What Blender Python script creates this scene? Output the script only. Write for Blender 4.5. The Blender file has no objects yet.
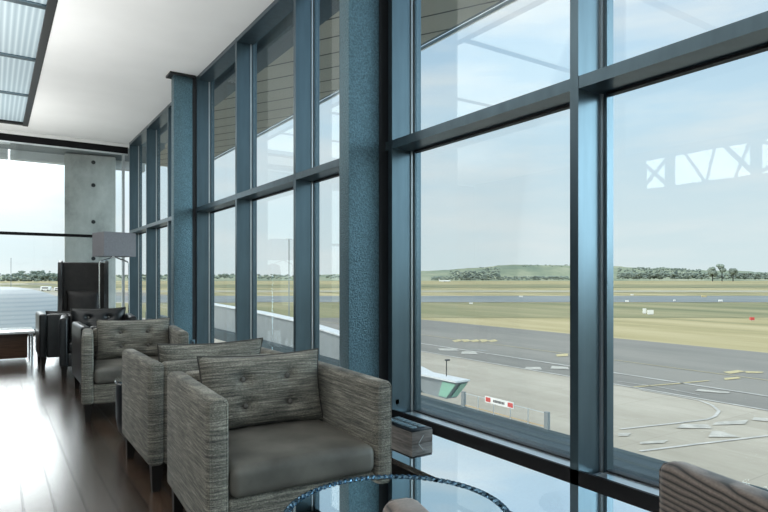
import bpy, bmesh, math, random
from mathutils import Vector, Matrix, noise
random.seed(4)
S = bpy.context.scene
COL = S.collection
PI = math.pi
UP = 58
R = math.radians

# ------------------------------------------------------------------ camera
TH = R(33.69); F = 588.0; H = 1.10; HY = 278.0
cd = bpy.data.cameras.new('camera'); cam = bpy.data.objects.new('camera', cd); COL.objects.link(cam)
cam.location = (0, 0, H); cam.rotation_euler = (PI/2, 0, -TH)
cd.sensor_width = 36; cd.lens = F/768*36; cd.shift_y = 22/768; cd.clip_start = .05; cd.clip_end = 9000
S.camera = cam
S.view_settings.view_transform = 'Standard'; S.view_settings.look = 'None'
S.view_settings.gamma = 1; S.view_settings.exposure = 0.0
S.view_settings.use_curve_mapping = False

def at_z(px, py, z):           # the point of the level plane z seen at a picture position
    d = F*(H-z)/(py-HY); r = (px-384)/F*d
    return Vector((r*math.cos(TH)+d*math.sin(TH), d*math.cos(TH)-r*math.sin(TH), z))
def at_d(px, py, d):
    r = (px-384)/F*d
    return Vector((r*math.cos(TH)+d*math.sin(TH), d*math.cos(TH)-r*math.sin(TH), H-(py-HY)/F*d))

# ------------------------------------------------------------------ materials
def new_mat(name):
    m = bpy.data.materials.new(name); m.use_nodes = True
    nt = m.node_tree
    b = nt.nodes['Principled BSDF']
    return m, nt, b
def N(nt, t, **kw):
    n = nt.nodes.new(t)
    for k, v in kw.items():
        if k in n.inputs.keys(): n.inputs[k].default_value = v
        else: setattr(n, k, v)
    return n
def L(nt, a, b): nt.links.new(a, b)
def ramp(nt, stops, fac=None):
    n = nt.nodes.new('ShaderNodeValToRGB'); e = n.color_ramp.elements
    while len(e) < len(stops): e.new(.5)
    for i, (p, c) in enumerate(stops):
        e[i].position = p; e[i].color = (c[0], c[1], c[2], 1)
    if fac is not None: L(nt, fac, n.inputs['Fac'])
    return n
def coords(nt, scale=(1,1,1), kind='Object', rot=(0,0,0)):
    tc = nt.nodes.new('ShaderNodeTexCoord'); mp = nt.nodes.new('ShaderNodeMapping')
    mp.inputs['Scale'].default_value = scale; mp.inputs['Rotation'].default_value = rot
    L(nt, tc.outputs[kind], mp.inputs['Vector']); return mp.outputs['Vector']
def bump(nt, b, h, strength=.3, dist=.01):
    n = N(nt, 'ShaderNodeBump'); n.inputs['Strength'].default_value = strength; n.inputs['Distance'].default_value = dist
    L(nt, h, n.inputs['Height']); L(nt, n.outputs['Normal'], b.inputs['Normal'])
def simple(name, col, rough=.5, metal=0, var=.0, vs=8, spec=.5, bmp=0, coat=0, scale=(1,1,1)):
    m, nt, b = new_mat(name)
    b.inputs['Roughness'].default_value = rough; b.inputs['Metallic'].default_value = metal
    b.inputs['Specular IOR Level'].default_value = spec; b.inputs['Coat Weight'].default_value = coat
    b.inputs['Coat Roughness'].default_value = .1
    n = N(nt, 'ShaderNodeTexNoise'); n.inputs['Scale'].default_value = vs; n.inputs['Detail'].default_value = 5
    L(nt, coords(nt, scale), n.inputs['Vector'])
    lo = [c*(1-var) for c in col]; hi = [min(1, c*(1+var)) for c in col]
    rp = ramp(nt, [(.3, lo), (.7, hi)], n.outputs['Fac'])
    L(nt, rp.outputs['Color'], b.inputs['Base Color'])
    if bmp: bump(nt, b, n.outputs['Fac'], bmp)
    return m

def tweed(name, dark, light, warm, seam=(0,0,0)):
    """slubbed woven upholstery with short streaks running across"""
    m, nt, b = new_mat(name)
    b.inputs['Roughness'].default_value = .85; b.inputs['Specular IOR Level'].default_value = .25
    b.inputs['Sheen Weight'].default_value = .1; b.inputs['Sheen Roughness'].default_value = .4
    n1 = N(nt, 'ShaderNodeTexNoise', Scale=1.0, Detail=4.0, Roughness=.6, Distortion=.15)
    L(nt, coords(nt, (7, 7, 150), rot=(R(3), R(2), 0)), n1.inputs['Vector'])
    n2 = N(nt, 'ShaderNodeTexNoise', Scale=1.0, Detail=3.0, Roughness=.7)
    L(nt, coords(nt, (180, 180, 330)), n2.inputs['Vector'])
    n3 = N(nt, 'ShaderNodeTexNoise', Scale=5.0, Detail=3.0)
    L(nt, coords(nt), n3.inputs['Vector'])
    a = N(nt, 'ShaderNodeMath', operation='ADD'); L(nt, n1.outputs['Fac'], a.inputs[0]); L(nt, n2.outputs['Fac'], a.inputs[1])
    h = N(nt, 'ShaderNodeMath', operation='MULTIPLY'); h.inputs[1].default_value = .5; L(nt, a.outputs[0], h.inputs[0])
    rp = ramp(nt, [(.36, dark), (.52, warm), (.66, light)], h.outputs[0])
    mx = N(nt, 'ShaderNodeMixRGB', blend_type='MULTIPLY'); mx.inputs['Fac'].default_value = .5
    r3 = ramp(nt, [(.3, (.6,.6,.62)), (.7, (1.15,1.12,1.08))], n3.outputs['Fac'])
    L(nt, rp.outputs['Color'], mx.inputs['Color1']); L(nt, r3.outputs['Color'], mx.inputs['Color2'])
    L(nt, mx.outputs['Color'], b.inputs['Base Color'])
    bump(nt, b, h.outputs[0], .45, .004)
    return m
def cord(name):
    """brown upholstery with wavy dark thread lines"""
    m, nt, b = new_mat(name)
    b.inputs['Roughness'].default_value = .85; b.inputs['Sheen Weight'].default_value = .4
    w = N(nt, 'ShaderNodeTexWave', bands_direction='Z', Scale=22.0, Distortion=11.0, Detail=2.5)
    w.inputs['Detail Scale'].default_value = .22; w.inputs['Detail Roughness'].default_value = .55
    L(nt, coords(nt, (.8, .8, 1.0), rot=(R(5), R(3), 0)), w.inputs['Vector'])
    n2 = N(nt, 'ShaderNodeTexNoise', Scale=1.0, Detail=3.0); L(nt, coords(nt, (160, 160, 260)), n2.inputs['Vector'])
    rp = ramp(nt, [(.0, (.012,.01,.009)), (.07, (.03,.024,.02)), (.17, (.10,.078,.066)), (1, (.20,.16,.135))], w.outputs['Fac'])
    mx = N(nt, 'ShaderNodeMixRGB', blend_type='MULTIPLY'); mx.inputs['Fac'].default_value = .6
    r2 = ramp(nt, [(.3, (.6,.6,.6)), (.7, (1.2,1.2,1.2))], n2.outputs['Fac'])
    L(nt, rp.outputs['Color'], mx.inputs['Color1']); L(nt, r2.outputs['Color'], mx.inputs['Color2'])
    L(nt, mx.outputs['Color'], b.inputs['Base Color'])
    bump(nt, b, w.outputs['Fac'], .4, .004)
    return m
def planks(name):
    m, nt, b = new_mat(name)
    v = coords(nt, (1,1,1), rot=(0,0,PI/2))
    br = N(nt, 'ShaderNodeTexBrick', Scale=1.0); br.offset = .37; br.squash = 1
    for k, val in (('Mortar Size', .004), ('Brick Width', 1.25), ('Row Height', .125), ('Bias', 0.0), ('Mortar Smooth', .3)):
        br.inputs[k].default_value = val
    br.inputs['Color1'].default_value = (.038,.022,.014,1); br.inputs['Color2'].default_value = (.08,.048,.031,1)
    br.inputs['Mortar'].default_value = (.012,.008,.006,1)
    L(nt, v, br.inputs['Vector'])
    n = N(nt, 'ShaderNodeTexNoise', Scale=1.0, Detail=6.0, Roughness=.65); L(nt, coords(nt, (38, 1.6, 1)), n.inputs['Vector'])
    rp = ramp(nt, [(.3, (.55,.52,.5)), (.7, (1.25,1.25,1.25))], n.outputs['Fac'])
    mx = N(nt, 'ShaderNodeMixRGB', blend_type='MULTIPLY'); mx.inputs['Fac'].default_value = .9
    L(nt, br.outputs['Color'], mx.inputs['Color1']); L(nt, rp.outputs['Color'], mx.inputs['Color2'])
    L(nt, mx.outputs['Color'], b.inputs['Base Color'])
    n2 = N(nt, 'ShaderNodeTexNoise', Scale=3.0, Detail=4.0); L(nt, coords(nt), n2.inputs['Vector'])
    rr = N(nt, 'ShaderNodeMapRange'); rr.inputs['To Min'].default_value = .25; rr.inputs['To Max'].default_value = .27
    L(nt, n2.outputs['Fac'], rr.inputs['Value']); L(nt, rr.outputs['Result'], b.inputs['Roughness'])
    b.inputs['Specular IOR Level'].default_value = .9
    b.inputs['Coat Weight'].default_value = .8; b.inputs['Coat Roughness'].default_value = .2; b.inputs['Coat IOR'].default_value = 1.7
    inv = N(nt, 'ShaderNodeMath', operation='SUBTRACT'); inv.inputs[0].default_value = 1; L(nt, br.outputs['Fac'], inv.inputs[1])
    bump(nt, b, inv.outputs[0], .9, .006)
    L(nt, b.inputs['Normal'].links[0].from_socket, b.inputs['Coat Normal'])
    return m
def glass(name, tint=(.9,.96,.97), refl=.06, edge=.55, rough=0.0, gcol=(.95,1,1)):
    m = bpy.data.materials.new(name); m.use_nodes = True; nt = m.node_tree
    nt.nodes.remove(nt.nodes['Principled BSDF'])
    out = nt.nodes['Material Output']
    tr = N(nt, 'ShaderNodeBsdfTransparent'); tr.inputs['Color'].default_value = (*tint, 1)
    gl = N(nt, 'ShaderNodeBsdfGlossy'); gl.inputs['Roughness'].default_value = rough; gl.inputs['Color'].default_value = (*gcol, 1)
    lw = N(nt, 'ShaderNodeFresnel'); lw.inputs['IOR'].default_value = 1.45
    mr = N(nt, 'ShaderNodeMapRange'); mr.inputs['From Min'].default_value = .034; mr.inputs['From Max'].default_value = 1
    mr.inputs['To Min'].default_value = refl; mr.inputs['To Max'].default_value = edge
    L(nt, lw.outputs['Fac'], mr.inputs['Value'])
    mx = N(nt, 'ShaderNodeMixShader'); L(nt, mr.outputs['Result'], mx.inputs['Fac'])
    L(nt, tr.outputs[0], mx.inputs[1]); L(nt, gl.outputs[0], mx.inputs[2]); L(nt, mx.outputs[0], out.inputs['Surface'])
    return m
def concrete(name, col, holes=False):
    m, nt, b = new_mat(name); b.inputs['Roughness'].default_value = .85
    n = N(nt, 'ShaderNodeTexNoise', Scale=1.6, Detail=10.0, Roughness=.7); L(nt, coords(nt, (1,1,.6)), n.inputs['Vector'])
    rp = ramp(nt, [(.3, [c*.6 for c in col]), (.5, col), (.72, [min(1, c*1.3) for c in col])], n.outputs['Fac'])
    L(nt, rp.outputs['Color'], b.inputs['Base Color']); bump(nt, b, n.outputs['Fac'], .3, .02)
    return m

M = {}
M['wall'] = simple('warm white plaster', (.72,.74,.73), .8, var=.03)
M['farwall'] = simple('dark grey wall panel', (.10,.105,.11), .7)  # dark tone weakens reflections of the unseen walls in glass and steel
M['ceiling'] = simple('white painted ceiling', (.86,.88,.88), .85, var=.02, vs=2)
M['floor'] = planks('dark polished planks')
M['steel'] = simple('blue grey painted steel', (.078,.118,.142), .28, metal=.75, var=.12, vs=14, spec=.8, scale=(1,1,.15))
M['column'] = simple('hammered blue steel', (.10,.175,.21), .34, metal=.75, var=.35, vs=95, spec=.8, bmp=1.0)
M['alu'] = simple('bright aluminium bead', (.62,.66,.68), .3, metal=.85, var=.05)
M['gasket'] = simple('black rubber gasket', (.012,.014,.017), .5)
M['blackband'] = simple('black skirting', (.006,.006,.007), .5, spec=.12)
M['ledge'] = simple('mirror polished black stone', (.97,.98,.99), .03, metal=1, var=.02, vs=60)
M['riser'] = simple('black riser', (.008,.008,.009), .4)
M['glass'] = glass('window glass', (.96,.985,.985), .014, .12)
M['tableglass'] = glass('blue table glass', (.20,.30,.34), .78, .95, .01)
M['tweed'] = tweed('grey slubbed tweed', (.038,.044,.045), (.50,.48,.41), (.20,.192,.163))
M['seat'] = simple('worn grey brown seat cloth', (.115,.110,.096), .45, var=.45, vs=5, bmp=.15, spec=.45)
M['cord'] = cord('brown wavy cord')
M['piping'] = simple('dark piping', (.06,.057,.052), .7)
M['button'] = simple('cloth button', (.12,.11,.1), .7, var=.2, vs=60)
M['leather'] = simple('black leather', (.010,.011,.012), .33, var=.3, vs=18, spec=.5, bmp=.12)
M['brownleather'] = simple('dark brown leather', (.012,.0105,.01), .4, var=.3, vs=14, spec=.35, bmp=.1)
M['leg'] = simple('dark stained wood leg', (.010,.008,.007), .5, spec=.25)
M['chrome'] = simple('chrome', (.75,.78,.8), .14, metal=1)
M['shade'] = simple('grey lamp shade cloth', (.23,.23,.25), .85, var=.08, vs=60)
M['woodbox'] = simple('grey brown wood grain', (.10,.088,.08), .55, var=.6, vs=9, scale=(1,1,9), bmp=.1)
M['darkplastic'] = simple('dark blue plastic', (.007,.010,.014), .3, spec=.3)
M['keys'] = simple('blue grey key', (.13,.2,.24), .3)
M['whitetop'] = simple('white lacquer', (.85,.88,.9), .12, coat=.5)
M['tablewood'] = simple('reddish brown veneer', (.10,.055,.035), .4, var=.3, vs=7, scale=(1,1,12))
M['rim'] = glass('thick clear rim glass', (.03,.09,.15), .22, .8, .05, (.35,.62,.85))
M['blackmetal'] = simple('black metal', (.01,.01,.011), .4)

def panel_mat():
    m, nt, b = new_mat('ribbed light diffuser')
    w = N(nt, 'ShaderNodeTexWave', bands_direction='X', Scale=5.0); L(nt, coords(nt), w.inputs['Vector'])
    rp = ramp(nt, [(.0, (.25,.33,.37)), (.7, (.33,.41,.45)), (1, (.42,.5,.53))], w.outputs['Fac'])
    L(nt, rp.outputs['Color'], b.inputs['Base Color']); L(nt, rp.outputs['Color'], b.inputs['Emission Color'])
    b.inputs['Emission Strength'].default_value = .45; b.inputs['Roughness'].default_value = .35
    return m
M['panel'] = panel_mat()

# ------------------------------------------------------------------ mesh helpers
def box(bm, x0, x1, y0, y1, z0, z1, bev=0, seg=2):
    g = bmesh.ops.create_cube(bm, size=1)
    vs = g['verts']
    for v in vs:
        v.co = Vector((x0+(v.co.x+.5)*(x1-x0), y0+(v.co.y+.5)*(y1-y0), z0+(v.co.z+.5)*(z1-z0)))
    if bev:
        es = list({e for v in vs for e in v.link_edges})
        bmesh.ops.bevel(bm, geom=es, offset=bev, segments=seg, affect='EDGES', profile=.5)
def tube(bm, pts, r, n=8, closed=False):
    pts = [Vector(p) for p in pts]; rings = []
    m = len(pts); up = None
    for i, p in enumerate(pts):
        a = pts[(i-1) % m] if (closed or i > 0) else p
        c = pts[(i+1) % m] if (closed or i < m-1) else p
        t = (c-a).normalized()
        if up is None:
            up = Vector((0,0,1)) if abs(t.z) < .9 else Vector((1,0,0))
        s = t.cross(up).normalized(); up = s.cross(t).normalized()
        rr = r[i] if isinstance(r, (list, tuple)) else r
        rings.append([bm.verts.new(p + s*math.cos(2*PI*k/n)*rr + up*math.sin(2*PI*k/n)*rr) for k in range(n)])
    rng = range(m if closed else m-1)
    for i in rng:
        A, B = rings[i], rings[(i+1) % m]
        for k in range(n):
            bm.faces.new((A[k], A[(k+1) % n], B[(k+1) % n], B[k]))
    if not closed:
        bm.faces.new(rings[0][::-1]); bm.faces.new(rings[-1])
def lathe(bm, prof, n=48, c=(0,0,0)):
    rings = []
    for (r, z) in prof:
        rings.append([bm.verts.new((c[0]+r*math.cos(2*PI*k/n), c[1]+r*math.sin(2*PI*k/n), c[2]+z)) for k in range(n)])
    for A, B in zip(rings, rings[1:]):
        for k in range(n): bm.faces.new((A[k], A[(k+1) % n], B[(k+1) % n], B[k]))
    if prof[0][0] > 1e-4: bm.faces.new(rings[0][::-1])
    if prof[-1][0] > 1e-4: bm.faces.new(rings[-1])
def taper(bm, x, y, z0, z1, a0, a1, dx=0, dy=0):     # square tapered leg, a0 half width at the foot
    v = [bm.verts.new((x+dx+sx*a0, y+dy+sy*a0, z0)) for sx, sy in ((-1,-1),(1,-1),(1,1),(-1,1))]
    w = [bm.verts.new((x+sx*a1, y+sy*a1, z1)) for sx, sy in ((-1,-1),(1,-1),(1,1),(-1,1))]
    for k in range(4): bm.faces.new((v[k], v[(k+1) % 4], w[(k+1) % 4], w[k]))
    bm.faces.new(v[::-1]); bm.faces.new(w)
def prism(bm, poly, axis_vec):                        # extrude a polygon of 3D points
    a = [bm.verts.new(p) for p in poly]; b = [bm.verts.new(Vector(p)+Vector(axis_vec)) for p in poly]
    n = len(a)
    bm.faces.new(a); bm.faces.new(b[::-1])
    for k in range(n): bm.faces.new((a[k], b[k], b[(k+1) % n], a[(k+1) % n]))
def obj(name, bm, mat, parent=None, smooth=False, loc=None):
    bmesh.ops.remove_doubles(bm, verts=bm.verts, dist=1e-6)
    bmesh.ops.recalc_face_normals(bm, faces=bm.faces)
    me = bpy.data.meshes.new(name); bm.to_mesh(me); bm.free()
    me.materials.append(mat)
    if smooth:
        for p in me.polygons: p.use_smooth = True
        me.set_sharp_from_angle(angle=R(42))
    o = bpy.data.objects.new(name, me); COL.objects.link(o)
    if parent: o.parent = parent
    if loc: o.location = loc
    return o
def B(name, mat, dims, parent=None, bev=0, seg=2, smooth=False):
    bm = bmesh.new(); box(bm, *dims, bev, seg); return obj(name, bm, mat, parent, smooth or bev > 0)
def tag(o, label, cat, group=None, kind=None):
    if label: o['label'] = label
    if cat: o['category'] = cat
    if group: o['group'] = group
    if kind: o['kind'] = kind
    return o
def thing(name, loc, rz, label, cat, group=None):
    o = bpy.data.objects.new(name, None); COL.objects.link(o); o.empty_display_size = .1
    o.location = loc; o.rotation_euler = (0,0,rz); return tag(o, label, cat, group)
def struct(o, label=None):
    o['kind'] = 'structure'
    if label: o['label'] = label
    return o
def kids(o): return [c for c in bpy.data.objects if c.parent == o]
def dup(o, parent=None):
    ch = kids(o); c = o.copy(); COL.objects.link(c); c.parent = parent
    for k in ch: dup(k, c)
    return c

# ------------------------------------------------------------------ the setting
XW = 2.384; XG = 2.57; ZC = 3.92; YB = 13.3; ZL = .12; XE = 1.815; XL = -7.0; YN = -4.5
struct(B('floor', M['floor'], (XL, XE+.02, YN, YB, -.12, 0)), 'dark brown polished plank floor')
# ceiling with the opening for the light fixture
bm = bmesh.new()
box(bm, .555, XG+.05, YN, YB, ZC, ZC+.2); box(bm, XL, -1.9, YN, YB, ZC, ZC+.2)
box(bm, -1.9, .555, 12.75, YB, ZC, ZC+.2); box(bm, -1.9, .555, YN, -2.4, ZC, ZC+.2)
struct(obj('ceiling', bm, M['ceiling']), 'white plaster ceiling')
struct(B('ledge', M['ledge'], (XE, XW-.001, YN, YB, ZL-.03, ZL)), 'mirror polished stone ledge along the windows')
struct(B('trim_1', M['riser'], (XE+.02, XW-.01, YN, YB, -.12, ZL-.031)), 'black riser under the polished ledge')
struct(B('baseboard_right', M['blackband'], (XW, XW+.018, YN, YB+.1, -.12, ZL+.037)), 'black band at the foot of the windows')
rw = struct(thing('window_22', (0, YN, 0), 0, 'glass wall behind the viewer', None))
B('head', M['steel'], (XL, XG, -.15, 0, 3.6, ZC), rw); B('sill', M['blackband'], (XL, XG, -.15, 0, -.12, .12), rw)
for x in (-6.9, -5.2, -3.5, -1.8, -.1, 1.6): B('mullion', M['steel'], (x-.03, x+.03, -.15, 0, .12, 3.6), rw)
B('pane', M['glass'], (XL, XG, -.08, -.07, .12, 3.6), rw)
struct(B('roof', M['wall'], (XL-.3, XG+.3, YN-.3, YB+.2, ZC+.75, ZC+.95)))

# window bays on the long side
fins = [1.864+1.607*k for k in range(-4, 8)]     # near faces of the mullions
TB, TT = 2.027, 2.088
for i in range(len(fins)):
    y0 = fins[i]; yn = fins[i+1] if i+1 < len(fins) else None
    w = thing('window_%d' % (i+1), (XW, y0, 0), 0, 'window bay of the long glass wall', None)
    struct(w)
    def P(name, mat, x0, x1, ya, yb, z0, z1): return B(name, mat, (x0-XW, x1-XW, ya-y0, yb-y0, z0, z1), w)
    P('mullion', M['steel'], XW+.0, XG+.03, y0, y0+.05, ZL+.0, ZC)
    bm = bmesh.new()                              # light bead and blue outer frame on the side facing the viewer
    box(bm, XG-.022-XW, XG-.006-XW, -.012, 0, ZL+.0, ZC)
    P_ = obj('bead', bm, M['alu'], w)
    P('outer_frame', M['steel'], XG-.003, XG+.05, y0-.03, y0, ZL-.02, ZC)
    P('gasket', M['gasket'], XG-.012, XG+.04, y0+.05, y0+.062, ZL+.037, ZC)
    if yn is None: continue
    P('transom', M['steel'], XW+.002, XG+.02, y0+.05, yn, TB, TT)
    P('transom_gasket', M['gasket'], XG-.01, XG+.03, y0+.05, yn-.03, TB-.012, TB)
    P('sill', M['alu'], XW+.02, XG-.006, y0+.05, yn-.03, ZL-.02, ZL+.008)
    P('sill_gasket', M['gasket'], XG-.008, XG+.03, y0+.05, yn-.03, ZL-.02, ZL+.018)
    P('head', M['steel'], XW+.002, XG+.02, y0+.05, yn, ZC-.05, ZC-.001)
    P('pane', M['glass'], XG, XG+.008, y0+.062, yn-.03, ZL+.01, TB)
    P('pane', M['glass'], XG, XG+.008, y0+.062, yn-.03, TT, ZC-.03)

# steel columns
def column(y, n, idx):
    t = thing('steel_column', (2.205, y+.07, 0), 0, n, 'column')
    bm = bmesh.new(); hw, hd = .127, .07
    box(bm, -hw, hw, -hd, hd, ZL, ZC-.001, .006, 2)
    obj('shaft', bm, M['column'], t, True)
    B('collar', M['blackmetal'], (-hw-.06, hw+.03, -hd-.05, hd+.06, ZC-.03, ZC-.002), t)
    B('fixing_strip', M['gasket'], (hw, hw+.10, -hd+.0, hd-.0, ZL, ZC-.001), t)
    B('base_plate', M['blackmetal'], (-hw-.02, hw+.02, -hd-.02, hd+.02, ZL, ZL+.012), t)
column(3.56, 'broad blue hammered steel column just behind the nearest armchair', 0)
column(8.32, 'far slender blue steel column beside the lamp end of the window wall', 1)
column(-1.2, 'blue steel column behind the viewer by the window ledge', 2)

# junction boxes fixed low on the window wall
for (x, y, z, lb) in ((2.40, 3.484, .205, 'small square blue outlet plate low on the mullion beside the nearest column'),
                      (2.28, 8.243, .20, 'small blue outlet plate low on the farther steel column')):
    t = thing('outlet_plate', (x, y, z), 0, lb, 'outlet')
    B('plate', M['steel'], (-.0, .06, -.01, 0.01, -.04, .045), t, .003)
    B('socket', M['gasket'], (.015, .045, -.013, -.008, -.015, .02), t)

# back glass wall
bw = struct(thing('window_20', (0, YB, 0), 0, 'glass wall at the far end of the lounge', None))
B('head', M['blackband'], (-2.42, XW, 0, .12, 3.715, 3.85), bw)
B('head_board', M['wall'], (XL, XW+.2, 0.0, .12, 3.851, ZC-.001), bw)
B('bead', M['alu'], (-2.42, XW, .0, .03, 3.685, 3.714), bw)
B('transom', M['blackband'], (-2.42, XW+.05, 0, .1, 1.93, 1.985), bw)
B('sill', M['blackband'], (-2.42, XW, 0, .12, 0, .10), bw)
for x in (-2.4, 2.30):
    B('mullion', M['alu'] if x > 2 else M['blackband'], (x-.02, x+.02, .0, .11, .10, 3.69), bw)
for x0, x1 in ((-2.38, 2.28),):
    B('pane', M['glass'], (x0, x1, .05, .058, .10, 1.93), bw)
    B('pane', M['glass'], (x0, x1, .05, .058, 1.985, 3.69), bw)

struct(B('wall_back', M['farwall'], (XL, -2.42, YB-.02, YB+.12, 0, 3.85)), 'unseen dark wall beside the far glass')  # out of view, made solid to keep bright reflections off the panes
# opposite side: clerestory glazing crossed by bracing, lower glass under it
struct(B('wall_left', M['farwall'], (XL-.12, XL, YN, YB, 0, 2.3)), 'unseen dark wall under the high windows')
lw = struct(thing('window_21', (XL, 0, 0), 0, 'glass wall on the opposite side of the lounge', None))
B('transom', M['steel'], (-.1, 0.02, YN, YB, 2.3, 3.08), lw)
B('head', M['steel'], (-.1, 0.02, YN, YB, 3.73, ZC), lw)
B('end_panel', M['steel'], (-.1, 0.02, 7.8, YB, 3.08, 3.73), lw)
ys = [YN+.5, -2.4, -.8, .75, 2.3, 3.85, 5.42, 7.14, 7.8]
for y in ys: B('mullion', M['steel'], (-.1, .03, y-.08, y+.08, 3.0, 3.75), lw)
for k, (ya, yb) in enumerate(zip(ys, ys[1:])):
    bm = bmesh.new(); m_ = (ya+yb)/2
    z0, z1 = 3.08, 3.73
    if k % 2: tube(bm, [(0, ya, z0), (0, yb, z1)], .04, 6); tube(bm, [(0, ya, z1), (0, yb, z0)], .04, 6)
    else:
        tube(bm, [(0, yb-.35, z1), (0, m_+.1, z0)], .03, 6); tube(bm, [(0, m_-.1, z1), (0, m_+.06, z0)], .03, 6)
        tube(bm, [(0, m_-.3, z1), (0, ya, z0)], .045, 6); tube(bm, [(0, ya+.1, z1), (0, m_-.5, z0)], .035, 6)
    obj('brace', bm, M['steel'], lw)
    B('pane', M['glass'], (-.05, -.042, ya+.08, yb-.08, 3.08, 3.73), lw)

# ceiling light fixture: ribbed diffuser panels in a black frame
t = thing('ceiling_light', (-.67, 5.2, ZC), 0, 'long recessed ceiling light of ribbed panels in a black frame', 'ceiling light')
bm = bmesh.new()
box(bm, 1.14, 1.225, -7.6, 7.55, -.012, .22); box(bm, -1.225, -1.14, -7.6, 7.55, -.012, .22)
box(bm, -1.14, 1.14, 7.45, 7.55, -.004, .22); box(bm, -1.14, 1.14, -7.6, -7.5, -.004, .22)
obj('frame', bm, M['blackmetal'], t)
yy = [-7.5, -5.3, -3.5, -1.7, .1, 1.9, 3.7, 5.5, 7.45]
for a, b in zip(yy, yy[1:]):
    B('diffuser', M['panel'], (-1.14, 1.14, a+.045, b-.045, .03, .05), t)
    if b < 7: B('cross_bar', M['steel'], (-1.14, 1.14, b-.045, b+.045, .01, .06), t)
a_ = bpy.data.lights.new('lamp', 'AREA'); a_.shape = 'RECTANGLE'; a_.size = 2.2; a_.size_y = 14; a_.energy = 140; a_.color = (1, .97, .92)
ao = bpy.data.objects.new('lamp', a_); COL.objects.link(ao); ao.parent = t; ao.location = (0, 0, .02)

for k, (x_, y) in enumerate(((-.45, 4.4), (-.45, 7.4), (-.45, 11.4), (-3.6, 1.0), (-3.6, 6.0), (-3.6, 11.0), (-3.4, -2.6), (1.0, -2.9))):  # unseen lamps on stands, added to brighten the ceiling
    u = thing('added_uplighter', (x_, y, 0), 0, 'added standing uplighter out of view, brightening the ceiling', 'floor lamp', 'added uplighters')
    bm = bmesh.new(); lathe(bm, [(.2,0),(.2,.03),(.03,.05),(.02,.06),(.02,1.6),(.06,1.65),(.42,1.74),(.43,1.76),(.41,1.76),(.05,1.68),(.0001,1.67)], 40)
    obj('stand', bm, M['steel'], u, True)
    a_ = bpy.data.lights.new('lamp', 'AREA'); a_.shape = 'DISK'; a_.size = .8; a_.energy = UP; a_.color = (1, .985, .95)
    ao = bpy.data.objects.new('lamp', a_); COL.objects.link(ao); ao.parent = u; ao.location = (0, 0, 1.765); ao.rotation_euler = (PI, 0, 0)
# ------------------------------------------------------------------ armchairs
def pillow_bm(w, h, th, buttons=(), ear=.016, nx=28, nz=20, sag=.0, flat=.5):
    bm = bmesh.new(); front = {}; back = {}
    for i in range(nx+1):
        for j in range(nz+1):
            u = -1+2*i/nx; v = -1+2*j/nz
            x = u*w/2*(1+ear/w*2*(v*v-.35)*abs(u)); z = v*h/2*(1+ear/h*2*(u*u-.55)*abs(v))
            k = ((1-u**4)*(1-v**4))**flat
            d = th/2*k
            for (bx, bz) in buttons:
                q = ((x-bx)**2+(z-bz)**2)
                d -= th*.22*math.exp(-q/.0009) + th*.05*math.exp(-abs(z-bz)/.008-(x-bx)**2/.006)
            d += .004*k*noise.noise(Vector((x*9, z*9, w)))
            front[i, j] = bm.verts.new((x, -d, z))
            edge = i in (0, nx) or j in (0, nz)
            back[i, j] = front[i, j] if edge else bm.verts.new((x, th/2*k*.9, z))
    for i in range(nx):
        for j in range(nz):
            bm.faces.new((front[i,j], front[i+1,j], front[i+1,j+1], front[i,j+1]))
            q = (back[i,j], back[i,j+1], back[i+1,j+1], back[i+1,j])
            if len(set(q)) == 4:
                try: bm.faces.new(q)
                except ValueError: pass
    seam = [front[i,0].co.copy() for i in range(nx)]+[front[nx,j].co.copy() for j in range(nz)]+\
           [front[nx-i,nz].co.copy() for i in range(nx)]+[front[0,nz-j].co.copy() for j in range(nz)]
    return bm, seam

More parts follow.
